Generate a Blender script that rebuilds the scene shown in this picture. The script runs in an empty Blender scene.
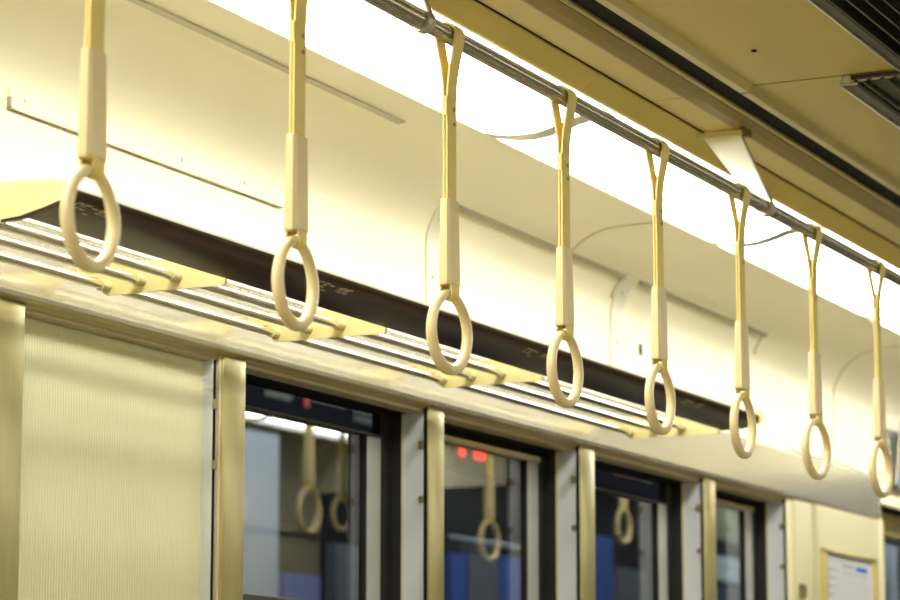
import bpy, bmesh, math
from mathutils import Vector, Matrix
C = bpy.context.scene.collection
H = 1.2            # height of the eye point above the floor; z values below are relative to it
PI = math.pi
YC = 1.035         # centre line of the carriage
WY = 2.2           # window wall

# ------------------------------------------------------------------ materials
def nm(name):
    m = bpy.data.materials.new(name); m.use_nodes = True
    nt = m.node_tree; b = nt.nodes['Principled BSDF']
    return m, nt, b
def mat(name, col, rough=.5, metal=0., spec=.5, var=.0, vscale=8., bump=0., bscale=200., aniso=None, coat=0.):
    m, nt, b = nm(name)
    b.inputs['Base Color'].default_value = (*col, 1)
    b.inputs['Roughness'].default_value = rough
    b.inputs['Metallic'].default_value = metal
    b.inputs['Specular IOR Level'].default_value = spec
    b.inputs['Coat Weight'].default_value = coat
    tc = nt.nodes.new('ShaderNodeTexCoord')
    src = tc.outputs['Object']
    if aniso:
        mp = nt.nodes.new('ShaderNodeMapping'); mp.inputs['Scale'].default_value = aniso
        nt.links.new(src, mp.inputs[0]); src = mp.outputs[0]
    if var > 0:
        n = nt.nodes.new('ShaderNodeTexNoise'); n.inputs['Scale'].default_value = vscale; n.inputs['Detail'].default_value = 4
        nt.links.new(src, n.inputs['Vector'])
        mx = nt.nodes.new('ShaderNodeMix'); mx.data_type = 'RGBA'
        mx.inputs[6].default_value = (*[c*(1-var) for c in col], 1)
        mx.inputs[7].default_value = (*[min(1, c*(1+var)) for c in col], 1)
        nt.links.new(n.outputs['Fac'], mx.inputs[0]); nt.links.new(mx.outputs[2], b.inputs['Base Color'])
    if bump > 0:
        n2 = nt.nodes.new('ShaderNodeTexNoise'); n2.inputs['Scale'].default_value = bscale
        nt.links.new(src, n2.inputs['Vector'])
        bp = nt.nodes.new('ShaderNodeBump'); bp.inputs['Strength'].default_value = bump; bp.inputs['Distance'].default_value = .001
        nt.links.new(n2.outputs['Fac'], bp.inputs['Height']); nt.links.new(bp.outputs[0], b.inputs['Normal'])
    return m
def emis(name, col, s):
    m, nt, b = nm(name)
    b.inputs['Base Color'].default_value = (*col, 1)
    b.inputs['Emission Color'].default_value = (*col, 1); b.inputs['Emission Strength'].default_value = s
    return m
M = {}
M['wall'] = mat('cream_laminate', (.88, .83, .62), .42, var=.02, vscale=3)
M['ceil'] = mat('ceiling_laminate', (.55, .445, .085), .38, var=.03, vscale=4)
M['ceilpart'] = mat('shaded_ceiling_trim', (.34, .255, .085), .38, var=.04, vscale=6)  # darker ceiling colour, with the shade of the groove face put into it
M['beam'] = mat('beam_paint', (.60, .48, .13), .4, var=.03, vscale=5)
M['ridge'] = mat('ridge_paint', (.58, .50, .22), .35)
M['groove'] = mat('groove_brown', (.14, .085, .025), .4, var=.1, vscale=20)
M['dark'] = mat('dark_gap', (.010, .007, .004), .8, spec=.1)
M['endwall'] = mat('end_wall_dark', (.02, .022, .03), .6)
M['strip'] = mat('strip_laminate', (.70, .67, .53), .35)
M['joint'] = mat('joint_line', (.42, .34, .17), .6)
M['ring'] = mat('ring_ivory', (.74, .61, .33), .28, var=.02, vscale=30, coat=.2)
M['sheath'] = mat('sheath_ivory', (.71, .59, .30), .38, var=.02, vscale=30)
M['belt'] = mat('belt_yellow', (.76, .60, .17), .45, var=.04, vscale=60, bump=.3, bscale=900)
M['rivet'] = mat('rivet_steel', (.35, .30, .2), .3, metal=1)
M['steel'] = mat('rail_steel', (.42, .39, .31), .27, metal=1, var=.08, vscale=3, aniso=(1, 60, 60))
M['pipe'] = mat('pipe_steel', (.74, .71, .60), .16, metal=1, var=.05, vscale=3, aniso=(1, 60, 60))
M['header'] = mat('header_metal', (.82, .78, .66), .21, metal=.8, var=.05, vscale=2.5, aniso=(1, 20, 20))
M['headlip'] = mat('header_lip', (.42, .33, .15), .35, metal=.5, var=.06, vscale=5)
M['bead'] = mat('bead_trim', (.42, .35, .2), .4, metal=.4)
M['pillar'] = mat('pillar_gold', (.33, .29, .125), .28, metal=.5, var=.12, vscale=4, aniso=(30, 30, 2))
M['bevel'] = mat('pillar_bevel', (.64, .59, .38), .35, metal=.1)
M['jamb'] = mat('jamb_grey', (.66, .69, .74), .35, metal=.3, var=.04, vscale=4)
M['sash'] = mat('sash_grey', (.42, .43, .42), .35, metal=.5, var=.05, vscale=4)
M['rubber'] = mat('black_rubber', (.008, .008, .009), .5)
M['brown'] = mat('brown_panel', (.036, .012, .006), .33, spec=.3, var=.12, vscale=5)
M['bracket'] = mat('bracket_cream', (.68, .60, .28), .42, var=.02)
M['ferrule'] = mat('ferrule_cream', (.62, .54, .28), .45)
M['blind'] = mat('blind_cloth', (.60, .58, .37), .7, var=.05, vscale=2)
M['hanger'] = mat('hanger_white', (.88, .86, .74), .25, metal=.3)
M['adrail'] = mat('ad_rail_grey', (.46, .42, .29), .4, metal=.3)
M['print'] = mat('print_cream', (.45, .40, .26), .6)
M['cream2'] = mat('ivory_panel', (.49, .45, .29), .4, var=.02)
M['gold'] = mat('gold_frame', (.50, .42, .15), .35, metal=.3)
M['brass'] = mat('brass_latch', (.28, .23, .12), .35, metal=.7)
M['paper'] = mat('poster_paper', (.50, .50, .53), .35, var=.05, vscale=12)
M['greyink'] = mat('grey_ink', (.30, .31, .34), .6)
M['blueink'] = mat('blue_ink', (.03, .10, .50), .5)
M['bluead'] = mat('blue_poster', (.10, .28, .75), .4, var=.35, vscale=14)
M['alu'] = mat('aluminium', (.55, .52, .43), .35, metal=.7)
M['vent'] = mat('vent_dark', (.035, .030, .018), .45, metal=.3)
M['slat'] = mat('vent_slat', (.07, .06, .035), .4, metal=.4)
M['floor'] = mat('floor_vinyl', (.24, .20, .12), .5, var=.1, vscale=9)
M['out_dark'] = mat('night_wall', (.003, .003, .005), .9, spec=.1, var=.3, vscale=2)
M['out_white'] = mat('platform_white', (.74, .76, .78), .6, var=.12, vscale=2)
M['out_grey'] = mat('platform_grey', (.16, .17, .19), .6, var=.2, vscale=3)
M['out_blue'] = mat('platform_blue', (.03, .12, .50), .6, var=.2, vscale=3)
M['out_navy'] = mat('platform_navy', (.02, .04, .12), .6, var=.2, vscale=3)
M['out_olive'] = mat('platform_olive', (.35, .33, .17), .6, var=.15, vscale=3)
M['orange'] = mat('sign_orange', (.4, .12, .03), .6, var=.3, vscale=4)
M['signtext'] = mat('sign_text', (.20, .20, .15), .6)
M['signred'] = mat('sign_red', (.55, .04, .02), .6)
M['led'] = emis('red_led', (1, .02, .01), 3)
M['diffuser'] = emis('lit_diffuser', (1, .985, .88), 8.)
def lit_cover(k=1.):
    # glowing cover: brightest along the tube behind its middle
    m, nt, b = nm('lit_diffuser')
    col = (1, .985, .88, 1); b.inputs['Base Color'].default_value = (.8, .8, .75, 1); b.inputs['Emission Color'].default_value = col
    tc = nt.nodes.new('ShaderNodeTexCoord'); sx = nt.nodes.new('ShaderNodeSeparateXYZ'); ab = nt.nodes.new('ShaderNodeMath'); ab.operation = 'ABSOLUTE'
    mr = nt.nodes.new('ShaderNodeMapRange'); mr.interpolation_type = 'SMOOTHSTEP'
    mr.inputs['From Min'].default_value = .015; mr.inputs['From Max'].default_value = .045
    mr.inputs['To Min'].default_value = 22.*k; mr.inputs['To Max'].default_value = 4.8*k
    nt.links.new(tc.outputs['Object'], sx.inputs[0]); nt.links.new(sx.outputs['Y'], ab.inputs[0]); nt.links.new(ab.outputs[0], mr.inputs['Value'])
    nt.links.new(mr.outputs[0], b.inputs['Emission Strength'])
    return m
M['diffuser'] = lit_cover(); M['diffuser_dim'] = lit_cover(.6)
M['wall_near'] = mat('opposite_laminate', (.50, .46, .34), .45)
M['tube'] = emis('added_lamp_tube', (.8, .9, 1), 75.)  # glow of the added lamps outside
def glass():
    m = bpy.data.materials.new('window_glass'); m.use_nodes = True; nt = m.node_tree
    for n in list(nt.nodes): nt.nodes.remove(n)
    o = nt.nodes.new('ShaderNodeOutputMaterial'); mix = nt.nodes.new('ShaderNodeMixShader')
    t = nt.nodes.new('ShaderNodeBsdfTransparent'); t.inputs[0].default_value = (.80, .84, .84, 1)
    g = nt.nodes.new('ShaderNodeBsdfGlossy'); g.inputs['Roughness'].default_value = .0
    f = nt.nodes.new('ShaderNodeFresnel'); ge = nt.nodes.new('ShaderNodeNewGeometry')
    mr = nt.nodes.new('ShaderNodeMapRange'); mr.inputs['To Min'].default_value = 1.8; mr.inputs['To Max'].default_value = 1/1.8
    nt.links.new(ge.outputs['Backfacing'], mr.inputs['Value']); nt.links.new(mr.outputs[0], f.inputs['IOR'])
    nt.links.new(f.outputs[0], mix.inputs[0]); nt.links.new(t.outputs[0], mix.inputs[1]); nt.links.new(g.outputs[0], mix.inputs[2])
    nt.links.new(mix.outputs[0], o.inputs[0]); return m
M['glass'] = glass()

# ------------------------------------------------------------------ mesh helpers (z relative to the eye)
class MB:
    def __init__(s): s.v = []; s.f = []
    def add(s, vs, fs):
        n = len(s.v); s.v += [tuple(v) for v in vs]; s.f += [[i+n for i in f] for f in fs]
    def box(s, x0, x1, y0, y1, z0, z1, bev=0.):
        if bev <= 0:
            s.add([(x, y, z) for x in (x0, x1) for y in (y0, y1) for z in (z0, z1)],
                  [(0,1,3,2),(4,6,7,5),(0,4,5,1),(2,3,7,6),(0,2,6,4),(1,5,7,3)])
            return s
        bm = bmesh.new()
        bmesh.ops.create_cube(bm, size=1)
        for v in bm.verts:
            v.co = Vector(((x0+x1)/2+v.co.x*(x1-x0), (y0+y1)/2+v.co.y*(y1-y0), (z0+z1)/2+v.co.z*(z1-z0)))
        bmesh.ops.bevel(bm, geom=bm.edges[:], offset=bev, segments=3, profile=.5, affect='EDGES')
        bm.verts.index_update(); s.add([v.co for v in bm.verts], [[v.index for v in f.verts] for f in bm.faces]); bm.free()
        return s
    def prism(s, prof, x0, x1, closed=True, caps=True):       # prof = [(y, z)] swept along the carriage
        n = len(prof)
        vs = [(x0, y, z) for y, z in prof]+[(x1, y, z) for y, z in prof]
        fs = [(i, (i+1) % n, n+(i+1) % n, n+i) for i in range(n if closed else n-1)]
        if closed and caps: fs += [list(range(n))[::-1], list(range(n, 2*n))]
        s.add(vs, fs); return s
    def shell(s, prof, x0, x1, t):                            # open profile thickened by t to its left side
        off = []
        n = len(prof)
        for i in range(n):
            a = prof[max(0, i-1)]; b = prof[min(n-1, i+1)]
            dy, dz = b[0]-a[0], b[1]-a[1]; L = math.hypot(dy, dz) or 1
            off.append((prof[i][0]-dz/L*t, prof[i][1]+dy/L*t))
        return s.prism(list(prof)+off[::-1], x0, x1)
    def tube(s, pts, r, seg=16, flutes=0, amp=0., caps=True):
        pts = [Vector(p) for p in pts]; n = len(pts); rs = r if isinstance(r, (list, tuple)) else [r]*n
        prev = None; base = len(s.v); m = seg
        for i, p in enumerate(pts):
            d = (pts[min(n-1, i+1)]-pts[max(0, i-1)]).normalized()
            if prev is None:
                u = d.cross(Vector((0, 0, 1)));
                if u.length < .1: u = d.cross(Vector((0, 1, 0)))
                u.normalize()
            else: u = (prev-d*prev.dot(d)).normalized()
            w = d.cross(u); prev = u
            for k in range(m):
                a = 2*PI*k/m; rr = rs[i]
                if flutes: rr = rs[i]-amp*(1 if (k % (m//flutes)) == 0 else 0)
                s.v.append(tuple(p+u*math.cos(a)*rr+w*math.sin(a)*rr))
        for i in range(n-1):
            for k in range(m):
                a = base+i*m+k; b = base+i*m+(k+1) % m
                s.f.append([a, b, b+m, a+m])
        if caps:
            s.f.append([base+k for k in range(m)][::-1]); s.f.append([base+(n-1)*m+k for k in range(m)])
        return s
    def ribbon(s, pts, w, t, ax=Vector((1, 0, 0))):          # belt: path with width w along ax, thickness t
        pts = [Vector(p) for p in pts]; n = len(pts); base = len(s.v)
        for i, p in enumerate(pts):
            d = (pts[min(n-1, i+1)]-pts[max(0, i-1)]).normalized(); nn = ax.cross(d).normalized()
            ww = w[i] if isinstance(w, list) else w
            for a, b in ((-1, -1), (1, -1), (1, 1), (-1, 1)):
                s.v.append(tuple(p+ax*(a*ww/2)+nn*(b*t/2)))
        for i in range(n-1):
            for k in range(4):
                a = base+i*4+k; b = base+i*4+(k+1) % 4
                s.f.append([a, b, b+4, a+4])
        s.f.append([base+3, base+2, base+1, base]); s.f.append([base+(n-1)*4+k for k in range(4)])
        return s
    def loft(s, rings, caps=True):
        base = len(s.v); m = len(rings[0])
        for r in rings: s.v += [tuple(p) for p in r]
        for i in range(len(rings)-1):
            for k in range(m):
                a = base+i*m+k; b = base+i*m+(k+1) % m
                s.f.append([a, b, b+m, a+m])
        if caps:
            s.f.append([base+k for k in range(m)][::-1]); s.f.append([base+(len(rings)-1)*m+k for k in range(m)])
        return s
    def build(s, name, m, parent=None, origin=None, smooth=False):
        me = bpy.data.meshes.new(name)
        if parent is not None:
            p = parent; off = Vector((0, 0, 0))
            while p is not None: off += p.location; p = p.parent
        elif origin is not None: off = Vector((origin[0], origin[1], origin[2]+H))
        else:
            xs = [v[0] for v in s.v]; ys = [v[1] for v in s.v]; zs = [v[2] for v in s.v]
            off = Vector(((min(xs)+max(xs))/2, (min(ys)+max(ys))/2, min(zs)+H))
        me.from_pydata([(v[0]-off.x, v[1]-off.y, v[2]+H-off.z) for v in s.v], [], s.f)
        bm = bmesh.new(); bm.from_mesh(me); bmesh.ops.recalc_face_normals(bm, faces=bm.faces[:]); bm.to_mesh(me); bm.free()
        if smooth:
            for p in me.polygons: p.use_smooth = True
            me.set_sharp_from_angle(angle=math.radians(40))
        me.materials.append(m)
        o = bpy.data.objects.new(name, me); C.objects.link(o)
        if parent is not None: o.parent = parent
        else: o.location = off
        return o
def tag(o, label=None, cat=None, group=None, kind=None):
    if label: o['label'] = label
    if cat: o['category'] = cat
    if group: o['group'] = group
    if kind: o['kind'] = kind
    return o
def empty(name, x, y, z):
    o = bpy.data.objects.new(name, None); C.objects.link(o); o.location = (x, y, z+H); o.empty_display_size = .05
    return o
def struct(mb, name, m, label, cat, **k):
    o = mb.build(name, m, **k); tag(o, label, cat, kind='structure'); return o
def mir(prof): return [(2*YC-y, z) for y, z in prof]

# ------------------------------------------------------------------ profiles (y, z)
X0, X1 = -1.2, 8.70
cove = [(WY, .745), (WY, .931)]+[(2.05+.15*math.cos(t), .931+.135*math.sin(t)) for t in [PI/2*i/14 for i in range(1, 15)]]+[(1.949, 1.0675)]
def cove_at(z0, z1, lift=0., n=14):           # piece of the wall-and-cove profile between two heights, lifted off it
    pts = []
    if z0 < .931: pts.append((WY-lift, z0))
    t0 = 0 if z0 < .931 else math.asin(min(1, (z0-.931)/.135)); t1 = math.asin(min(1, (z1-.931)/.135)) if z1 > .931 else None
    if t1 is None: pts.append((WY-lift, z1)); return pts
    for i in range(n+1):
        t = t0+(t1-t0)*i/n; pts.append((2.05+(.15-lift)*math.cos(t), .931+(.135-lift)*math.sin(t)))
    return pts

# ------------------------------------------------------------------ shell of the carriage
T = .012
GAPY = 2.281
wall = MB().shell(cove, X0, X1, -T)
low = -.30
wall.box(X0, X1, WY, WY+.02, -H, low)                                        # below the windows
wall.box(X0, 2.47, WY, WY+.02, low, .76)                                       # left of the blind
wall.box(6.60, 7.37, WY, WY+.02, low, .76)
wall.box(7.37, X1, WY-.001, WY+.02, .685, .76)
wl = struct(wall, 'wall_far', M['wall'], 'cream laminate window-side wall curving over into the ceiling above the luggage rack', 'wall', smooth=True)
for xs in (7.0, 7.76, 5.10):
    MB().shell(cove_at(.80 if xs != 5.10 else 1.0, 1.066, .0012)+[(1.950, 1.0663)], xs-.003, xs+.003, -.0008).build('panel_joint', M['joint'], wl)

wall2 = MB().shell(mir(cove), X0, X1, T)
yn = 2*YC-WY
wall2.box(X0, X1, yn-.02, yn, -H, low); wall2.box(X0, 1.5, yn-.02, yn, low, .76); wall2.box(4.4, 4.9, yn-.02, yn, low, .76); wall2.box(7.0, X1, yn-.02, yn, low, .76)
wall2.box(1.5, 7.0, yn-.02, yn, .62, .76)
for x in (2.3, 3.0, 3.7, 5.6, 6.3): wall2.box(x, x+.07, yn-.02, yn, low, .62)
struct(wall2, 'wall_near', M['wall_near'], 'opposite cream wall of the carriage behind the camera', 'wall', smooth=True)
struct(MB().box(1.5, 4.4, yn-.08, yn-.075, low, .62), 'window_6', M['glass'], 'window band of the opposite carriage wall', 'window')
struct(MB().box(4.9, 7.0, yn-.08, yn-.075, low, .62), 'window_7', M['glass'], 'second window band of the opposite carriage wall', 'window')
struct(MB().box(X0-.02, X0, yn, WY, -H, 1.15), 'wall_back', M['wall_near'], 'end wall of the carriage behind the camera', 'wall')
struct(MB().box(X1, X1+.02, yn, WY, .92, 1.15), 'trim_40', M['wall'], 'added cream panel across the top of the far end wall, brightening the header reflection', 'panel')  # unseen pale surface added for the header's right end to reflect
struct(MB().box(X1, X1+.02, yn, WY, -H, .92), 'wall_front', M['endwall'], 'dark far end wall of the carriage', 'wall')
struct(MB().box(X0, X1, yn-.02, WY+.02, -H-.03, -H), 'floor', M['floor'], 'brown vinyl carriage floor', 'floor')

# ceiling
def both(prof, x0, x1, t): return MB().shell(prof, x0, x1, t), MB().shell(mir(prof), x0, x1, -t)
SX = 4.252
cl = MB()
def ceil_profile(mb, f, sgn):
    pr = f([(1.652, 1.1025), (1.588, 1.1025)])
    for a, b in ((X0, SX-.002), (SX+.002, X1)):
        mb.shell(pr, a, b, -.006*sgn)
idf = lambda p: p
ceil_profile(cl, idf, 1); ceil_profile(cl, mir, -1)
for a, b in ((X0, SX-.003), (SX+.003, X1)):
    if a == X0:
        cl.box(a, b, 1.211, 1.463, 1.111, 1.118); cl.box(a, b, 2*YC-1.463, 2*YC-1.211, 1.111, 1.118)
    else: cl.box(a, b, 2*YC-1.463, 1.463, 1.111, 1.118)
cl.box(X0, X1, 2*YC-2.25, 2.25, 1.16, 1.18)
cl = struct(cl, 'ceiling', M['ceil'], 'dim olive-cream ceiling panels with a cross seam', 'ceiling')
MB().box(SX-.0031, SX+.0031, .6, 1.463, 1.1112, 1.117).build('seam', M['dark'], cl)
scr = MB().tube([(4.03, 1.385, 1.1085), (4.03, 1.385, 1.1115)], .0045, 12).build('ceiling_screw', M['dark'], cl, smooth=True)
# groove and ridges running beside the light
for k, f in enumerate((idf, mir)):
    sg = 1 if k == 0 else -1
    side = 'beside the visible light' if k == 0 else 'beside the opposite light'
    bm_ = MB()
    joints = [X0, 4.04, 6.6, X1]
    for a, b in zip(joints, joints[1:]):
        bm_.prism(f([(1.693, 1.0775), (1.690, 1.0785), (1.656, 1.102), (1.656, 1.12), (1.70, 1.12), (1.70, 1.0785)]), a+.0006, b-.0006)
    beam = struct(bm_, 'trim_%d' % (1+10*k), M['beam'], 'long sloping cream-olive cover strip between diffusers and ceiling, '+side, 'trim')
    MB().prism(f([(1.655, 1.104), (1.651, 1.1005), (1.6495, 1.1005), (1.6495, 1.106)]), X0, X1).build('shadow_gap', M['dark'], beam)
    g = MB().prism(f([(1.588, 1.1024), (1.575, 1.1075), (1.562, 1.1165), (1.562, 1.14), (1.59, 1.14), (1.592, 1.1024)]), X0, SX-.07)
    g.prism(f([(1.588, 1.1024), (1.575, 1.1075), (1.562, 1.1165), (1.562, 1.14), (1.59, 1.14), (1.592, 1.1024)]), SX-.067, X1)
    gr = struct(g, 'trim_%d' % (2+10*k), M['ceilpart'], 'curved groove strip along the ceiling, its shade coloured in, '+side, 'trim')
    MB().prism(f([(1.562, 1.150), (1.557, 1.150), (1.557, 1.1165), (1.550, 1.1095), (1.5445, 1.1125), (1.5445, 1.150)]), X0, X1).build('lip', M['ridge'], gr)
    MB().prism(f([(1.5446, 1.117), (1.4869, 1.117), (1.4869, 1.156), (1.5446, 1.156)]), X0, X1).build('recess', M['dark'], gr)  # dark block: the shade inside the recess put in as colour
    rd = MB()
    for a, b in ((X0, SX-.004), (SX+.004, X1)):
        rd.prism(f([(1.487, 1.15), (1.487, 1.0995), (1.4725, 1.0995), (1.468, 1.104), (1.463, 1.111), (1.463, 1.118), (1.480, 1.15)]), a, b)
    struct(rd, 'trim_%d' % (3+10*k), M['ridge'], 'light olive ridge strip along the ceiling, '+side, 'trim')

# fluorescent diffusers
dprof = [(1.956, 1.0720), (1.9485, 1.0695), (1.932, 1.0655), (1.903, 1.0605), (1.875, 1.0595), (1.846, 1.062), (1.817, 1.069), (1.788, 1.078), (1.75, 1.086), (1.72, 1.086), (1.692, 1.0805)]
seams = [-1.2, -.32, .82, 1.96, 3.10, 4.24, 5.385, 6.50, 7.64, X1-.05]
names = {3: 'glowing ceiling light diffuser at the top edge, left of the visible cross joint', 4: 'glowing ceiling light diffuser over the leftmost and third straps',
         5: 'glowing ceiling light diffuser between its two curved cross joints', 6: 'glowing ceiling light diffuser just right of the second curved joint',
         7: 'glowing ceiling light diffuser at the right edge of the photo'}
for k, f in enumerate((idf, mir)):
    for i, (a, b) in enumerate(zip(seams, seams[1:])):
        pr = f(dprof)
        o = MB().shell(pr, a+.0245, b-.0245, (-.003 if k == 0 else .003)).build('light_diffuser', M['diffuser' if k == 0 else 'diffuser_dim'], smooth=True)
        lab = names.get(i) if k == 0 else None
        if not lab: lab = ('glowing window-side ceiling light diffuser outside the photo' if k == 0 else 'glowing ceiling light diffuser along the opposite side of the carriage')
        tag(o, lab, 'ceiling light', 'ceiling light diffusers along the window side' if k == 0 else 'ceiling light diffusers on the opposite side')
        if i > 0:
            MB().shell([(y, z-.0008) for y, z in pr], a-.0240, a+.0240, (-.003 if k == 0 else .003)).build('joint_strip', M['alu'], o, smooth=True)

# ceiling vents
def vent(xa, xb, ya, zl, top, label, end):
    r = empty('ceiling_vent', (xa+xb)/2, YC, zl); tag(r, label, 'vent', 'slatted vents along the ceiling centre')
    yb = 2*YC-ya
    MB().box(xa, xb, yb+.004, ya-.004, top-.006, top-.001).build('backing', M['vent'], r)
    fr = MB()
    for s_, y in ((1, ya), (-1, yb)):
        fr.prism([(y, zl), (y-s_*.004, zl-.001), (y-s_*.004, top-.007), (y, top-.007)], xa, xb)
    fr.build('edge_strip', M['alu'], r)
    n = 14; wd = (ya-yb)/n
    for i in range(1, n):
        y = ya-wd*i
        w = .0016
        sl = MB().prism([(y-w, zl+.004), (y+w, zl+.004), (y+w+.003, zl+.012), (y+w, top-.007), (y-w, top-.007)], xa+.002, xb)
        sl.build('slat', M['slat'], r)
    MB().prism([(ya-.005, zl+.002), (ya-.022, zl+.002), (ya-.026, zl+.010), (ya-.026, top-.007), (ya-.005, top-.007)], xa+.0015, xb).build('side_channel', M['slat'], r)
    if end:
        e = MB(); y0_ = ya
        e.box(xa-.002, xa, ya-.03, ya, zl+.001, zl+.004); e.box(xa-.002, xa, ya-.03, ya, top-.012, top-.009)
        e.box(xa-.002, xa, yb, ya-.03, top-.012, top-.009); e.box(xa-.002, xa, ya-.003, ya, zl+.001, top-.01)
        for i in range(1, 14):
            y = ya-.028-.0225*(i-1); e.box(xa-.002, xa, y-.0015, y+.0015, zl+.008, top-.010)
            e.box(xa-.002, xa, y-.004, y+.004, zl+.006, zl+.009)
        e.tube([(xa-.002, ya-.012, zl+.012), (xa, ya-.012, zl+.012)], .007, 12)
        e.build('end_profile', M['alu'], r)
vent(X0+.2, SX-.006, 1.2095, 1.106, 1.152, 'dark slatted ceiling vent at the top right corner, nearer than the cross seam', False)
vent(SX+.004, X1-.1, 1.312, 1.093, 1.111, 'dark slatted ceiling vent beyond the cross seam, its open end showing', True)

# ------------------------------------------------------------------ header beam over the windows
hd = MB().prism([(WY+.0, .752), (2.190, .7515), (2.187, .747), (2.186, .640), (2.188, .634), (WY+.002, .634)], X0, 7.37)
hb = struct(hd, 'trim_4', M['header'], 'long polished metal header beam above the windows', 'trim')
MB().prism([(2.1863, .6400), (2.189, .632), (2.194, .629), (2.1965, .629), (2.1965, .6400)], X0, 7.3695).build('lower_lip', M['headlip'], hb, smooth=True)
MB().prism([(2.1965, .629), (2.2, .6255), (2.205, .624), (2.2055, .6185), (2.21, .617), (2.235, .6165), (2.235, .634), (2.1965, .634)], X0, 7.3693).build('bead', M['bead'], hb, smooth=True)
MB().prism([(2.1892, .7520), (2.1855, .7480), (2.1855, .7440), (2.1895, .7440)], X0, 7.3692).build('edge_highlight', M['hanger'], hb)  # pale strip painting the highlight along the header's top ledge
MB().box(7.37, 7.374, 2.186, WY+.01, .630, .752).build('end_cap', M['bevel'], hb)
for xx in (2.96,): MB().tube([(xx, 2.1868, .715), (xx, 2.1845, .715)], .004, 12).build('screw', M['rivet'], hb, smooth=True)
MB().box(X0, 7.37, 2.235, 2.30, .6166, .64).build('top_channel', M['dark'], hb)

# ------------------------------------------------------------------ pillars and windows
pill = [(3.075, 3.183), (3.737, 3.816), (4.493, 4.566), (5.219, 5.305), (5.967, 6.053), (6.572, 6.640)]
plabs = ['gold-toned window pillar at the left edge, left of the blind', 'gold-toned window pillar between the blind and the first window',
         'gold-toned window pillar between the first and second windows', 'gold-toned window pillar between the second and third windows',
         'gold-toned window pillar between the third and fourth windows', 'cream window pillar between the fourth window and the poster wall']
for i, ((a, b), lab) in enumerate(zip(pill, plabs)):
    p = MB().box(a+.006, b, 2.1965, 2.246, low, .630, .004)
    o = struct(p, 'trim_%d' % (21+i), M['pillar'] if i < 5 else M['bevel'], lab, 'pillar', smooth=True)
    MB().prism([(2.2015, low), (2.2015, .634), (2.236, .634), (2.236, low)], a-.0005, a+.007).build('edge_strip', M['bevel'], o)
    MB().box(b-.004, b+.002, 2.203, 2.27, low, .628).build('rear_edge', M['bevel'], o)
panes = [(3.816, 4.493, .568, .255), (4.566, 5.219, .590, -.28), (5.305, 5.967, .562, -.28), (6.053, 6.572, .592, -.28)]
wlabs = ['first train window right of the blind, its sash dropped a little', 'second train window, between second and third gold pillars, red lights beyond the glass',
         'third train window, blue light beyond the glass', 'fourth and rightmost train window before the poster wall']
for i, ((a, b, zt, zb), lab) in enumerate(zip(panes, wlabs)):
    w = empty('window_%d' % (i+1), (a+b)/2, 2.28, low); tag(w, lab, 'window', kind='structure')
    fr = MB()
    fr.box(b-.003, b-.0005, 2.204, 2.2445, low, .6180)
    fr.build('jamb', M['jamb'], w)
    MB().box(b-.003, b-.0006, 2.197, 2.2035, low, .630).build('jamb_gap', M['dark'], w)
    MB().box(b-.0045, b-.0005, 2.2445, 2.249, low, .6180).build('jamb_edge', M['bevel'], w)
    for zz, dz in ((.556, .008), (.455, .006)):
        lt = MB().box(b-.0075, b-.002, 2.203, 2.2125, zz-dz, zz+dz, .0015); lt.build('latch_bolt', M['brass'], w)
    gk = MB(); gk.box(b-.045, b-.004, 2.272, 2.290, low, .6180); gk.box(b-.006, b, 2.249, 2.285, low, .6180)
    gk.box(a-.004, a+.010, 2.272, 2.290, low, .6180)
    gk.build('rubber_seal', M['rubber'], w)
    sash = empty('sash', 0, 0, 0); sash.location = (0, 0, 0); sash.parent = w
    fs = MB()
    fs.box(a+.002, b-.045, 2.266, 2.290, zt, zt+(.004 if zt < .58 else .012), .001)
    if zb > 0: fs.box(a+.002, b-.045, 2.270, 2.290, zb-.05, zb, .002)
    fs.build('sash_rail', M['vent'] if zt < .58 else M['bead'], sash)
    MB().box(b-.098, b-.045, 2.271, 2.290, max(zb-.05, low), zt, .002).build('sash_stile', M['sash'], sash)
    MB().box(b-.101, b-.098, 2.273, 2.288, max(zb-.05, low), zt).build('stile_gasket', M['rubber'], sash)
    MB().box(a+.004, b-.100, 2.280, 2.284, max(zb, low), zt).build('pane', M['glass'], sash)
    if zt > .58:
        MB().box(a+.002, b-.004, 2.268, 2.292, zt+.014, .6245).build('head_filler', M['dark'], w)
    if i == 1: MB().box(a+.004, a+.020, 2.262, 2.270, low, .575, .002).build('guide_rail', M['bevel'], w)
    if zb > 0: MB().box(a+.004, b-.045, 2.284, 2.286, low, zb-.05).build('lower_pane', M['glass'], w)
# window 5 / roller blind
rb = empty('roller_blind', 3.46, 2.235, low)
tag(rb, 'closed cream ribbed roller blind filling the leftmost window', 'blind')
bm_ = MB(); prof = []
n = 76*6; xa, xb = 3.183, 3.7215
for i in range(n+1):
    x = xa+(xb-xa)*i/n; prof.append((x, 2.224-.0012*(.5+.5*math.cos(2*PI*i/6))))
vs = [(x, y, z) for z in (low, .6180) for x, y in prof]; m_ = n+1
vs += [(x, 2.229, z) for z in (low, .6180) for x in (xa, xb)]
fs = [(i, i+1, m_+i+1, m_+i) for i in range(n)]+[(0, 2*m_, 2*m_+2, m_), (m_-1, 2*m_-1, 2*m_+3, 2*m_+1), (2*m_, 2*m_+1, 2*m_+3, 2*m_+2)]
bm_.add(vs, fs); bm_.build('blind_cloth', M['blind'], rb, smooth=True)
w5 = empty('window_5', 3.46, 2.28, low); tag(w5, 'leftmost train window behind the closed blind', 'window', kind='structure')
MB().box(3.7215, 3.7235, 2.205, 2.2245, low, .6180).build('jamb', M['jamb'], w5)
MB().box(3.7235, 3.7365, 2.2165, 2.251, low, .6180).build('guide_channel', M['jamb'], w5)
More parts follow.
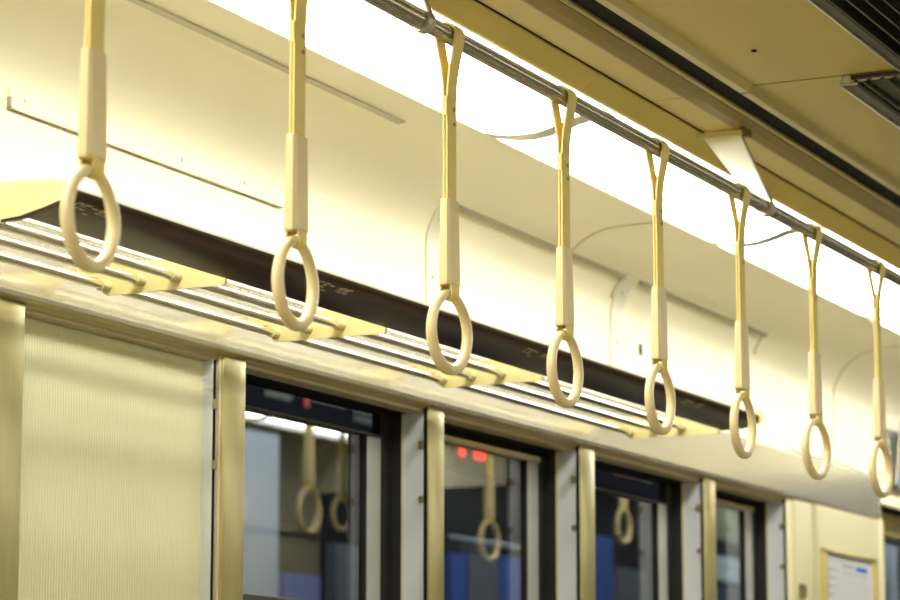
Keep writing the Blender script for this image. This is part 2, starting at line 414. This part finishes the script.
MB().box(3.724, 3.7355, 2.207, 2.216, low, .632).build('jamb_gap', M['dark'], w5)
for zz, dz in ((.546, .008), (.448, .007)):
    MB().box(3.722, 3.733, 2.2025, 2.208, zz-dz, zz+dz, .0015).build('latch_bolt', M['brass'], w5)
MB().box(3.07, 3.72, 2.30, 2.304, low, .6180).build('pane', M['glass'], w5)

# left bay beyond the first pillar
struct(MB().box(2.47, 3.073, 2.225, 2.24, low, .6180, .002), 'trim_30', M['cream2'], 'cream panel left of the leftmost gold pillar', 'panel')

# poster wall at the right
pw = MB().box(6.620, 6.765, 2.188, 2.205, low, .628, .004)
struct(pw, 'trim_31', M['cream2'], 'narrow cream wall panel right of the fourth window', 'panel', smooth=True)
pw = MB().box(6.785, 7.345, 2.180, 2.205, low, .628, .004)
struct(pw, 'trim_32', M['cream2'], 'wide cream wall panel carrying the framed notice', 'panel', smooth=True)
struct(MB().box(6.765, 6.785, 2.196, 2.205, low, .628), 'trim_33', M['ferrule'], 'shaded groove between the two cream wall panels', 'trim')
struct(MB().box(7.335, 7.362, 2.174, 2.26, low, .630, .004), 'door_1_post', M['bevel'], 'cream corner post at the edge of the door recess', 'door post', smooth=True).name = 'trim_34'
nf = empty('notice_frame', 7.13, 2.178, .0)
tag(nf, 'gold-framed notice sheet on the cream wall panel at the lower right', 'notice')
xa, xb, zt, zb = 6.795, 7.275, .517, .05
f_ = MB(); t_ = .03
f_.box(xa, xb, 2.168, 2.180, zt-.010, zt, .002); f_.box(xa, xb, 2.168, 2.180, zb, zb+.010, .002)
f_.box(xa, xa+t_*.9, 2.168, 2.180, zb, zt, .002); f_.box(xb-t_, xb, 2.168, 2.180, zb, zt, .002)
f_.build('frame', M['gold'], nf, smooth=True)
sh = MB().box(xa+.012, xb-.012, 2.1755, 2.1785, zb+.005, zt-.005).build('sheet', M['paper'], nf)
MB().box(7.095, 7.195, 2.1745, 2.1752, .472, .484).build('blue_logo', M['blueink'], sh)
gi = MB()
for k in range(3): gi.box(6.975+.035*k, 7.0+.035*k, 2.1745, 2.1752, .4765, .4855)
for k in range(5): gi.box(6.98+.045*k, 7.01+.045*k, 2.1745, 2.1752, .4585, .4615)
for k in range(14): gi.box(6.835, 6.92-.012*(k % 4), 2.1745, 2.1752, .463-.022*k, .467-.022*k)
gi.build('fine_print', M['greyink'], sh)
dk = empty('door_latch', 6.717, 2.186, .33); tag(dk, 'small brass latch on the narrow cream panel beside the fourth window', 'latch')
MB().box(6.635, 6.639, 2.176, 2.188, .375, .413, .001).build('latch_plate', M['brass'], dk)
MB().box(6.660, 6.665, 2.176, 2.188, .36, .411, .001).build('latch_plate', M['brass'], dk)
MB().box(6.635, 6.665, 2.176, 2.188, .409, .414, .001).build('latch_top', M['brass'], dk)
MB().box(6.642, 6.658, 2.172, 2.188, .34, .378, .003).build('latch_tongue', M['ridge'], dk)

# door recess at the far right
d = empty('door_1', 7.95, 2.28, -H); tag(d, 'sliding door with a dark window at the right edge of the photo', 'door', kind='structure')
MB().box(7.362, 8.5, 2.262, 2.29, .612, .683, .003).build('door_header', M['gold'], d)
MB().box(7.362, 8.5, 2.203, 2.29, .690, .700).build('header_shadow_gap', M['dark'], d)
df = MB(); df.box(7.362, 7.60, 2.266, 2.286, -H+.02, .607, .002); df.box(8.28, 8.49, 2.266, 2.286, -H+.02, .607, .002); df.box(7.62, 8.28, 2.266, 2.286, -H+.02, -.25, .002)
df.build('door_leaf', M['jamb'], d)
MB().box(7.60, 8.28, 2.268, 2.284, .595, .607).build('door_seal', M['rubber'], d)
MB().box(7.60, 8.28, 2.274, 2.279, -.25, .595).build('pane', M['glass'], d)

# ------------------------------------------------------------------ wall fittings
def ad_holder(label, parts):
    r = empty('advert_holder', *parts[0]); tag(r, label, 'advert holder', 'advert holders on the curved wall'); return r
r = empty('advert_holder', 3.53, 2.2, .893); tag(r, 'long pale advert rail on the wall at the left, above the rack', 'advert holder')
MB().box(3.129, 3.928, 2.1955, 2.2, .905, .934, .001).build('rail', M['wall'], r)
MB().box(3.127, 3.930, 2.1935, 2.2, .9035, .9062).build('rail_shadow_line', M['adrail'], r)  # grey strip painting the shadow line under the rail
MB().box(3.127, 3.131, 2.1935, 2.2, .905, .921).build('rail_end', M['adrail'], r)
for x in (3.165, 3.60, 3.80): MB().box(x-.003, x+.003, 2.1945, 2.1965, .919, .926).build('clip_hole', M['adrail'], r)
r = empty('advert_holder', 3.2, 2.05, 1.07); tag(r, 'grey upper advert rail on the ceiling curve at the upper left', 'advert holder')
MB().prism([(2.044, 1.067), (2.044, 1.0615), (2.030, 1.0625), (2.030, 1.067)], 1.6, 4.063).build('rail', M['adrail'], r)
for nm_, a, b, lw, rw, lab in ((0, 4.557, 5.395, False, True, 'thin grey advert rail on the curved wall between third and fifth straps'),
                              (1, 5.49, 6.336, False, True, 'thin grey advert rail on the curved wall behind the fifth and sixth straps')):
    r = empty('advert_holder', (a+b)/2, 2.16, 1.02); tag(r, lab, 'advert holder')
    MB().prism([(2.168, 1.012), (2.160, 1.0075), (2.154, 1.0165), (2.162, 1.022)], a, b).build('rail', M['adrail'], r)
    MB().shell(cove_at(.972, 1.016, .003), b-.004, b, -.003).build('rail_end', M['adrail'], r, smooth=True)
    MB().box(b-.012, b-.002, 2.185, 2.189, .967, .973).build('clip', M['adrail'], r)
for a, b, lab, zt in ((4.488, 4.535, 'curved pale wall strip behind the third strap', 1.012), (5.405, 5.470, 'curved pale wall strip with rivets behind the fourth and fifth straps', 1.025)):
    s_ = MB().shell(cove_at(.755, zt, .0035), a, b, -.003).build('wall_strip', M['strip'], smooth=True); tag(s_, lab, 'wall strip')
    for z in (.875, .985):
        pp = cove_at(z, z+.004, .004)[0]
        MB().box((a+b)/2-.003, (a+b)/2+.003, pp[0]-.002, pp[0]+.002, z-.002, z+.005).build('rivet', M['adrail'], s_)
tag(MB().box(5.578, 5.588, 2.197, 2.2, .868, .893).build('wall_slot', M['dark']), 'small black vertical slot on the cream wall left of the fifth strap', 'slot')

# framed blue poster above the door, leaning inwards
pf = empty('poster_frame', 7.9, 2.19, .73); tag(pf, 'grey-framed blue poster leaning above the door at the right edge', 'poster')
def lean(y, z): return y-(z-.735)*.12
def leanbox(x0, x1, d0, d1, z0, z1):
    return MB().prism([(lean(2.185, z0)-d0, z0), (lean(2.185, z1)-d0, z1), (lean(2.185, z1)-d1, z1), (lean(2.185, z0)-d1, z0)], x0, x1)
fr = leanbox(7.51, 7.53, 0, .008, .735, .925)
b_ = leanbox(7.51, 8.10, 0, .008, .735, .745); fr.add(b_.v, b_.f); b_ = leanbox(7.51, 8.10, 0, .008, .915, .925); fr.add(b_.v, b_.f)
b_ = leanbox(8.08, 8.10, 0, .008, .735, .925); fr.add(b_.v, b_.f)
fr.build('frame', M['alu'], pf)
leanbox(7.528, 8.085, 0, .0065, .743, .918).build('print', M['bluead'], pf)

# ------------------------------------------------------------------ luggage rack
rack = empty('luggage_rack', 4.1, WY, .652)
tag(rack, 'long luggage rack with steel pipes and a dark brown front board above the windows', 'luggage rack')
xa, xb = 2.76, 5.36
bp = [(1.846, .6835), (1.850, .6775), (1.862, .6725), (1.879, .6680), (1.900, .6640), (1.932, .6625)]
bprof = bp+[(1.932, .668), (1.90, .670), (1.879, .674), (1.862, .679), (1.853, .684), (1.850, .6875), (1.846, .6875)]
fb = MB().prism(bprof, xa, 5.360).build('front_board', M['brown'], rack, smooth=True)
MB().prism([(1.8455, .6875), (1.8455, .6905), (1.854, .6905), (1.854, .6875)], xa, 5.360).build('edge_highlight', M['hanger'], fb)  # pale strip painting the highlight on the board's top edge
# printed marks on the board
def board_pt(t):     # t 0..1 along the visible lower face from its front edge
    a, b = (1.8505, .6771), (1.879, .6680); return (a[0]+(b[0]-a[0])*t, a[1]+(b[1]-a[1])*t-.0009)
def mark(mb, x0, x1, t0, t1):
    p0, p1 = board_pt(t0), board_pt(t1)
    mb.prism([p0, p1, (p1[0], p1[1]+.0006), (p0[0], p0[1]+.0006)], x0, x1)
for x, pat in ((2.795, 'OC=mm'), (3.435, 'CE- OC'), (4.185, 'CE- mm'), (4.95, 'CE- OC'), (3.50, 'mm')):
    mb = MB(); cx = x
    for ch in pat:
        if ch == 'O':
            mark(mb, cx, cx+.003, .1, .6); mark(mb, cx+.011, cx+.014, .1, .6); mark(mb, cx, cx+.014, .1, .2); mark(mb, cx, cx+.014, .5, .6)
        elif ch == 'C':
            mark(mb, cx, cx+.003, .1, .6); mark(mb, cx, cx+.013, .1, .2); mark(mb, cx, cx+.013, .5, .6)
        elif ch == 'E':
            mark(mb, cx, cx+.003, .1, .6)
            for t in (.1, .3, .5): mark(mb, cx, cx+.012, t, t+.1)
        elif ch in '-=':
            mark(mb, cx, cx+.012, .2, .3); mark(mb, cx, cx+.012, .75, .82)
        elif ch == 'm':
            for q in range(3): mark(mb, cx+.005*q, cx+.005*q+.003, .15, .55)
        cx += .018
        if ch == ' ' or (ch == '-' and ' ' not in pat): mb.build('printed_mark', M['print'], fb); mb = MB()
    mb.build('printed_mark', M['print'], fb)
# end plates
ep = [(1.843, .681), (1.846, .694), (1.858, .6975), (1.903, .7015), (1.95, .7025), (2.188, .7025), (2.188, .668), (2.02, .662), (1.946, .6545), (1.916, .6570), (1.879, .6655), (1.852, .6735)]
for x in (xa, 5.360):
    e = MB().prism(ep, x-.0025, x+.0025) if x == xa else MB().prism([(y-.008 if y < 1.9 else y, z) for y, z in ep[:4]]+[(1.95, .7), (1.95, .6625), (1.90, .660), (1.879, .6635), (1.842, .6735)], x-.0, x+.004)
    e = e.build('end_plate', M['bracket'], rack)
    if x == xa: MB().prism([(1.946, .6540), (1.916, .6562), (1.879, .6647), (1.852, .6727), (1.843, .6805), (1.841, .6790), (1.850, .6705), (1.878, .6622), (1.916, .6535), (1.946, .6515)], x-.003, x+.006).build('rim', M['brown'], e)
pipes = [(2.133, .666), (2.074, .670), (2.014, .6715)]
for (y, z) in pipes:
    MB().tube([(X0+.8, y, z), (5.40, y, z)], .0068, 20).build('pipe', M['pipe'], rack, smooth=True)
for x in (1.9, 2.55, 3.297, 3.803, 4.429, 5.355):
    if x == 2.55: continue
    arc = [(2.146-.018+.018*math.cos(t), .671+.019*math.sin(t)) for t in [-PI/2-.1+(PI/2+.1)*i/8 for i in range(9)]]
    br = [(1.9335, .6555), (1.936, .6535), (2.03, .6530)]+arc+[(2.150, .681), (2.188, .683), (2.188, .702), (1.9335, .696)]
    b_ = MB().prism(br, x-.002, x+.002).build('bracket', M['bracket'], rack)
    for (y, z) in pipes:
        MB().tube([(x-.022, y, z), (x-.002, y, z)], .0088, 20).build('ferrule', M['ferrule'], b_, smooth=True)

# ------------------------------------------------------------------ grab rail
RY, RZ = 1.539, .9555
tag(MB().tube([(x, RY, RZ) for x in (0.2, 3.12)], .0135, 96, flutes=16, amp=.0007).build('grab_rail', M['steel'], smooth=False),
    'thicker near length of the fluted steel grab rail, left of the first hanger', 'grab rail', 'grab rail lengths')
tag(MB().tube([(x, RY, RZ) for x in (3.121, 7.12)], .0118, 96, flutes=16, amp=.0006).build('grab_rail', M['steel'], smooth=False),
    'long fluted steel grab rail carrying the hanging straps', 'grab rail', 'grab rail lengths')
tag(MB().tube([(x, RY, RZ+.11) for x in (7.2, X1)], .0118, 48).build('grab_rail', M['steel'], smooth=True), 'higher-set length of steel grab rail by the door, beyond the right edge', 'grab rail', 'grab rail lengths')
def hanger(x, label):
    r = empty('rail_hanger', x, RY, RZ); tag(r, label, 'rail hanger', 'metal hangers holding the grab rail')
    # pressed plate in the cross plane: wide at the ceiling, wrapping the rail below
    R = .0155
    out = [(1.664, 1.1015), (1.650, 1.0885)]
    arc = [(RY+R*math.cos(t), RZ+R*math.sin(t)) for t in [math.radians(10)-math.radians(190)*i/12 for i in range(13)]]
    out += arc+[(1.5815, 1.091), (1.585, 1.1015)]
    MB().prism(out, x-.002, x+.002).build('plate', M['hanger'], r)
    fl = MB().prism([(1.650, 1.0885), (1.652, 1.0905)]+[(a[0]+.0012, a[1]-.0008) for a in arc]+[(a[0], a[1]) for a in arc[::-1]], x-.002, x+.012)
    MB().ribbon([(x+.004, y, z) for y, z in [(1.5815, 1.091)]+arc[::-1][:6]], .012, .0025).build('side_flange', M['adrail'], r)
    MB().tube([(x-.010, RY, RZ), (x+.010, RY, RZ)], .0165, 32).build('clamp_ring', M['alu'], r, smooth=True)
    MB().box(x-.006, x+.012, 1.578, 1.664, 1.0915, 1.1025, .002).build('foot', M['ridge'], r)
    MB().box(x-.004, x+.014, 1.566, 1.579, 1.088, 1.1025, .001).build('foot_clip', M['groove'], r)
hanger(3.128, 'white metal rail hanger at the top edge, left of the third strap')
hanger(4.522, 'white metal rail hanger beside the sixth strap')
hanger(5.92, 'white metal rail hanger beyond the right edge'); hanger(7.0, 'white metal rail hanger far beyond the right edge')

# ------------------------------------------------------------------ straps
def build_strap(x, drop=0.):
    r = empty('hanging_strap', x, RY, .491)
    Rr = .0150
    z0 = RZ
    # belt: over the rail, two strands meeting, then double band, then round the ring
    far = [(x, RY+Rr*math.cos(a), z0+Rr*math.sin(a)) for a in [PI*i/16 for i in range(17)]]
    def strand(s):
        pts = []
        for i in range(11):
            u = i/10; e = (3*u*u-2*u*u*u)
            pts.append((x, RY+s*(Rr*(1-e*.80)*(1-.15*math.sin(PI*u))+.0*u), z0-.083*u))
        return pts
    zs = .600
    left = strand(1); right = strand(-1)
    loop = left[::-1]
    loop = [(x, RY+.0021, .712)] + [(x, RY+.0022, .865)] + left[::-1] + far[1:-1] + right + [(x, RY-.0022, .865), (x, RY-.0021, .712)]
    b = MB().ribbon(loop, .028, .0027).build('belt', M['belt'], r)
    for z in (.853, .833):
        MB().tube([(x+.006, RY-.0050, z), (x+.006, RY-.0030, z)], .0028, 12).build('rivet', M['rivet'], b, smooth=True)
    MB().box(x-.0155, x-.0125, RY-.0035, RY+.0045, .842, .868, .001).build('belt_end', M['belt'], b)
    # lower loop round the ring
    rc = .5995; lr = .0085
    lo = [(x, RY+.004, .622), (x, RY+.0075, .611)]+[(x, RY+lr*math.cos(a), rc+lr*math.sin(a)) for a in [-PI*i/10 for i in range(11)]]+[(x, RY-.0075, .611), (x, RY-.004, .622)]
    ww = [.026, .024]+[.021-.004*math.sin(PI*i/10) for i in range(11)]+[.024, .026]
    MB().ribbon(lo, ww, .0024).build('lower_loop', M['belt'], r)
    # sheath: octagonal tapered sleeve
    rings = []
    for z, w, t, c in ((.7275, .0165, .0062, .0035), (.7265, .0178, .0072, .0045), (.70, .0182, .0078, .005), (.66, .0190, .0088, .006), (.613, .0196, .0098, .007), (.6105, .0190, .0092, .0065), (.610, .018, .008, .0055)):
        rings.append([(x+w, RY-t+c*.6, z), (x+w, RY+t-c*.6, z), (x+w-c, RY+t, z), (x-w+c, RY+t, z), (x-w, RY+t-c*.6, z), (x-w, RY-t+c*.6, z), (x-w+c, RY-t, z), (x+w-c, RY-t, z)])
    MB().loft(rings[::-1]).build('sheath', M['sheath'], r)
    # ring, slightly egg shaped, thicker at the bottom
    g = MB(); n = 72; m = 20; base = len(g.v)
    cz = .5480; rz = .0508; rx = .0500
    for i in range(n):
        a = 2*PI*i/n; ca, sa = math.cos(a), math.sin(a)
        nar = 1-.085*(sa if sa > 0 else 0)**1.5
        cxp = rx*ca*nar; czp = rz*sa
        tr = .0062+.0012*(1-sa)/2
        d = Vector((ca, 0, sa)).normalized()
        for k in range(m):
            q = 2*PI*k/m
            p = Vector((x+cxp, RY, cz+czp))+d*(math.cos(q)*tr)+Vector((0, 1, 0))*(math.sin(q)*tr*1.12)
            g.v.append(tuple(p))
    for i in range(n):
        for k in range(m):
            a = i*m+k; b2 = i*m+(k+1) % m; c = ((i+1) % n)*m+(k+1) % m; d2 = ((i+1) % n)*m+k
            g.f.append([a, b2, c, d2])
    # give the ring its own pivot so a copy can turn in its loop
    g.build('ring', M['ring'], r, smooth=True)
    return r
def copy_tree(o, parent=None):
    c = o.copy(); C.objects.link(c); c.parent = parent
    for ch in list(o.children): copy_tree(ch, c)
    return c
straps = [(2.343, 4, 'nearest, largest hanging strap, leftmost in the photo, its ring in front of the rack end'),
          (2.788, 4, 'second hanging strap from the left, its top cut by the photo edge'),
          (3.214, -3, 'third hanging strap from the left, just right of the first rail hanger'),
          (3.606, 0, 'fourth hanging strap from the left, its loop overlapping the first curved light joint'),
          (3.990, 1, 'fifth hanging strap from the left, just right of the black wall slot'),
          (4.384, 1, 'sixth hanging strap from the left, its loop touching the second rail hanger'),
          (4.790, -6, 'seventh hanging strap from the left, past the end of the brown board'),
          (5.203, -2.5, 'eighth hanging strap, smallest and rightmost'),
          (5.55, 0, 'hanging strap outside the photo, nearest the rightmost visible one'), (6.02, 0, 'second hanging strap beyond the right edge of the photo'),
          (6.56, 3, 'hanging strap beyond the right edge, mirrored alone in the second window'), (7.52, 0, 'hanging strap beyond the right edge, mirrored in the third window'),
          (7.70, 0, 'last hanging strap, mirrored dimly in the third window')]
proto = build_strap(straps[0][0])
for i, (x, tw, lab) in enumerate(straps):
    o = proto if i == 0 else copy_tree(proto)
    o.location = (x, RY, .491+H+(.11 if x > 7 else 0)); tag(o, lab, 'hanging strap', 'hanging straps along the grab rail')
    for ch in o.children:
        if ch.name.startswith(('ring', 'lower_loop')): ch.rotation_euler.z = math.radians(tw)
for x in (7.62,):
    o = copy_tree(proto); o.location = (x, 2*YC-RY, .491+H+.19); tag(o, 'hanging strap on the opposite side, mirrored in the first window', 'hanging strap', 'hanging straps along the grab rail')
tag(MB().tube([(6.5, 2*YC-RY, RZ+.19-.0), (7.0, 2*YC-RY, RZ+.19)], .0118, 24).build('grab_rail', M['steel'], smooth=True), 'short grab rail on the opposite side', 'grab rail').location.x = 7.6

# ------------------------------------------------------------------ outside the windows
OY = 5.05
so = MB().box(2, 24, OY+.02, OY+.06, -H-.4, 2.4)
struct(so, 'wall_outside', M['out_dark'], 'dark platform wall beyond the windows', 'wall')
def outp(name, x0, x1, z0, z1, m, lab, cat, d=.0, grp=None):
    o = MB().box(x0, x1, OY-.03-d, OY+.019, -H-.359 if z0 < .9 else z0, z1, .004).build(name, M[m]); tag(o, lab, cat, grp); return o
outp('platform_screen', 8.45, 8.98, .2, 1.19, 'out_white', 'pale panel standing in for the opposite wall mirrored in the first window', 'screen')  # added panel in place of the opposite wall's pale reflection in the glass
outp('platform_banner', 8.99, 9.27, .2, .655, 'out_blue', 'short blue banner seen through the first window, beside the pale panel', 'banner', .03)
outp('platform_screen', 9.45, 9.95, .2, .80, 'out_grey', 'dark grey panel at the right of the first window', 'screen')
outp('platform_banner', 10.50, 10.66, .2, .83, 'out_blue', 'narrow blue banner low in the left of the second window', 'banner')
outp('platform_banner', 11.02, 11.24, .2, .85, 'out_blue', 'wider blue banner low in the right of the second window', 'banner')
outp('platform_screen', 10.68, 11.0, .2, .88, 'out_grey', 'grey panel between the two blue banners of the second window', 'screen')
tag(MB().tube([(10.42, OY-.06, .893), (11.3, OY-.06, .893)], .008, 10).build('platform_handrail', M['out_white'], smooth=True), 'thin pale rail crossing the second window', 'rail')
outp('platform_banner', 12.05, 12.34, .72, 1.02, 'out_blue', 'bright blue banner at the left of the third window', 'banner')
outp('platform_screen', 12.4, 12.78, .3, .88, 'out_grey', 'grey panel low in the third window', 'screen')
outp('platform_screen', 12.82, 13.2, .3, 1.1, 'out_navy', 'navy panel in the right of the third window', 'screen')
outp('platform_screen', 13.78, 14.6, 1.12, 1.40, 'out_olive', 'olive panel high in the fourth window', 'screen')
outp('platform_screen', 13.78, 14.6, .90, 1.03, 'out_white', 'pale grey panel in the middle of the fourth window', 'screen')
outp('platform_screen', 13.78, 14.6, .3, .88, 'out_navy', 'navy blue panel low in the fourth window', 'screen')
outp('platform_poster', 16.9, 17.05, 1.05, 1.33, 'out_white', 'pale poster seen through the door window', 'poster')
outp('platform_poster', 17.12, 17.3, .80, 1.33, 'out_white', 'second pale poster seen through the door window', 'poster')
s = empty('platform_sign', 9.2, OY-.05, 1.25); tag(s, 'black overhead sign with faint lettering seen over the dropped first sash', 'sign')
MB().box(8.5, 10.1, OY-.08, OY-.05, 1.22, 1.48, .003).build('board', M['out_dark'], s)
for (a, b, zz) in ((8.78, 9.0, 1.355), (8.78, 9.0, 1.318), (9.50, 9.70, 1.335), (9.50, 9.70, 1.30)):
    k = 0; x = a; tx = MB()
    while x < b-.02:
        hgt = (.024, .018, .022)[k % 3]; tx.box(x, x+.011, OY-.083, OY-.08, zz-hgt/2, zz+hgt/2)
        if k % 2: tx.box(x, x+.022, OY-.083, OY-.08, zz+hgt/2-.005, zz+hgt/2)
        x += .026; k += 1
    tx.build('lettering', M['signtext'], s)
tx = MB(); tx.box(9.14, 9.42, OY-.083, OY-.08, 1.332, 1.340)
tx.build('lettering', M['signtext'], s)
MB().box(9.085, 9.115, OY-.083, OY-.08, 1.30, 1.365).build('red_mark', M['signred'], s)
s = empty('led_board', 10.7, OY-.05, 1.2); tag(s, 'black board with red lit dots seen through the second window', 'sign')
MB().box(10.4, 11.3, OY-.08, OY-.05, 1.18, 1.34, .003).build('board', M['out_dark'], s)
for x, w in ((10.50, .045), (10.65, .04), (10.71, .035)):
    MB().box(x-w/2, x+w/2, OY-.086, OY-.08, 1.245, 1.285, .002).build('lit_character', M['led'], s)
s = empty('platform_sign', 12.8, OY-.05, 1.3); tag(s, 'overhead sign with orange band seen at the top of the third window', 'sign')
MB().box(12.0, 13.4, OY-.08, OY-.05, 1.24, 1.50, .003).build('board', M['out_dark'], s)
MB().box(12.25, 12.55, OY-.084, OY-.08, 1.33, 1.37).build('orange_band', M['orange'], s)
MB().box(12.60, 12.75, OY-.084, OY-.08, 1.33, 1.37).build('olive_band', M['out_olive'], s)
MB().box(12.85, 13.3, OY-.084, OY-.08, 1.33, 1.36).build('orange_band', M['orange'], s)
struct(MB().box(2, 24, 2.6, OY+.02, 2.05, 2.12), 'ceiling_outside', M['out_grey'], 'platform canopy above the windows outside', 'ceiling')
struct(MB().box(2, 24, 2.7, OY+.02, -H-.4, -H-.36), 'platform', M['out_grey'], 'dark platform floor outside the train', 'floor').name = 'floor_outside'
for x in (8.6, 11.2, 14.0, 16.9):  # unseen lamps added to light the surfaces beyond the glass
    r = empty('added_lamp', x, 4.1, 2.0); tag(r, 'added tube lamp outside the train, unseen above the window view', 'lamp', 'added lamps outside the train')
    MB().tube([(x-.6, 4.1, 2.0), (x+.6, 4.1, 2.0)], .02, 12).build('tube', M['tube'], r, smooth=True)
    MB().box(x-.65, x+.65, 4.05, 4.15, 2.025, 2.05).build('housing', M['out_grey'], r)

# ------------------------------------------------------------------ world, camera
w = bpy.data.worlds.new('night'); bpy.context.scene.world = w; w.use_nodes = True
w.node_tree.nodes['Background'].inputs[0].default_value = (.01, .012, .02, 1); w.node_tree.nodes['Background'].inputs[1].default_value = .3
f = 2700.; vx, vy = 1310., 448.
X = Vector((vx, -vy, f)).normalized(); pt = math.atan2(vy, f); Z = Vector((0, math.cos(pt), math.sin(pt))); Z = (Z-X*Z.dot(X)).normalized()
Y = Z.cross(X)
if Y.x > 0: Y = -Y
right = Vector((X.x, Y.x, Z.x)); up = Vector((X.y, Y.y, Z.y)); fwd = Vector((X.z, Y.z, Z.z))
cam = bpy.data.cameras.new('camera'); co = bpy.data.objects.new('camera', cam); C.objects.link(co)
mw = Matrix((( right.x, up.x, -fwd.x, 0), (right.y, up.y, -fwd.y, 0), (right.z, up.z, -fwd.z, H), (0, 0, 0, 1)))
co.matrix_world = mw
cam.sensor_width = 36; cam.lens = f*36/900; cam.clip_start = .02; cam.clip_end = 60
cam.dof.use_dof = True; cam.dof.focus_distance = 3.9; cam.dof.aperture_fstop = 7
bpy.context.scene.camera = co
vs_ = bpy.context.scene.view_settings
vs_.view_transform = 'Standard'; vs_.look = 'None'; vs_.exposure = 0.62; vs_.gamma = 1; vs_.use_curve_mapping = False
bpy.context.scene.cycles.max_bounces = 12; bpy.context.scene.cycles.diffuse_bounces = 8; bpy.context.scene.cycles.transparent_max_bounces = 16
bpy.context.scene.cycles.glossy_bounces = 6
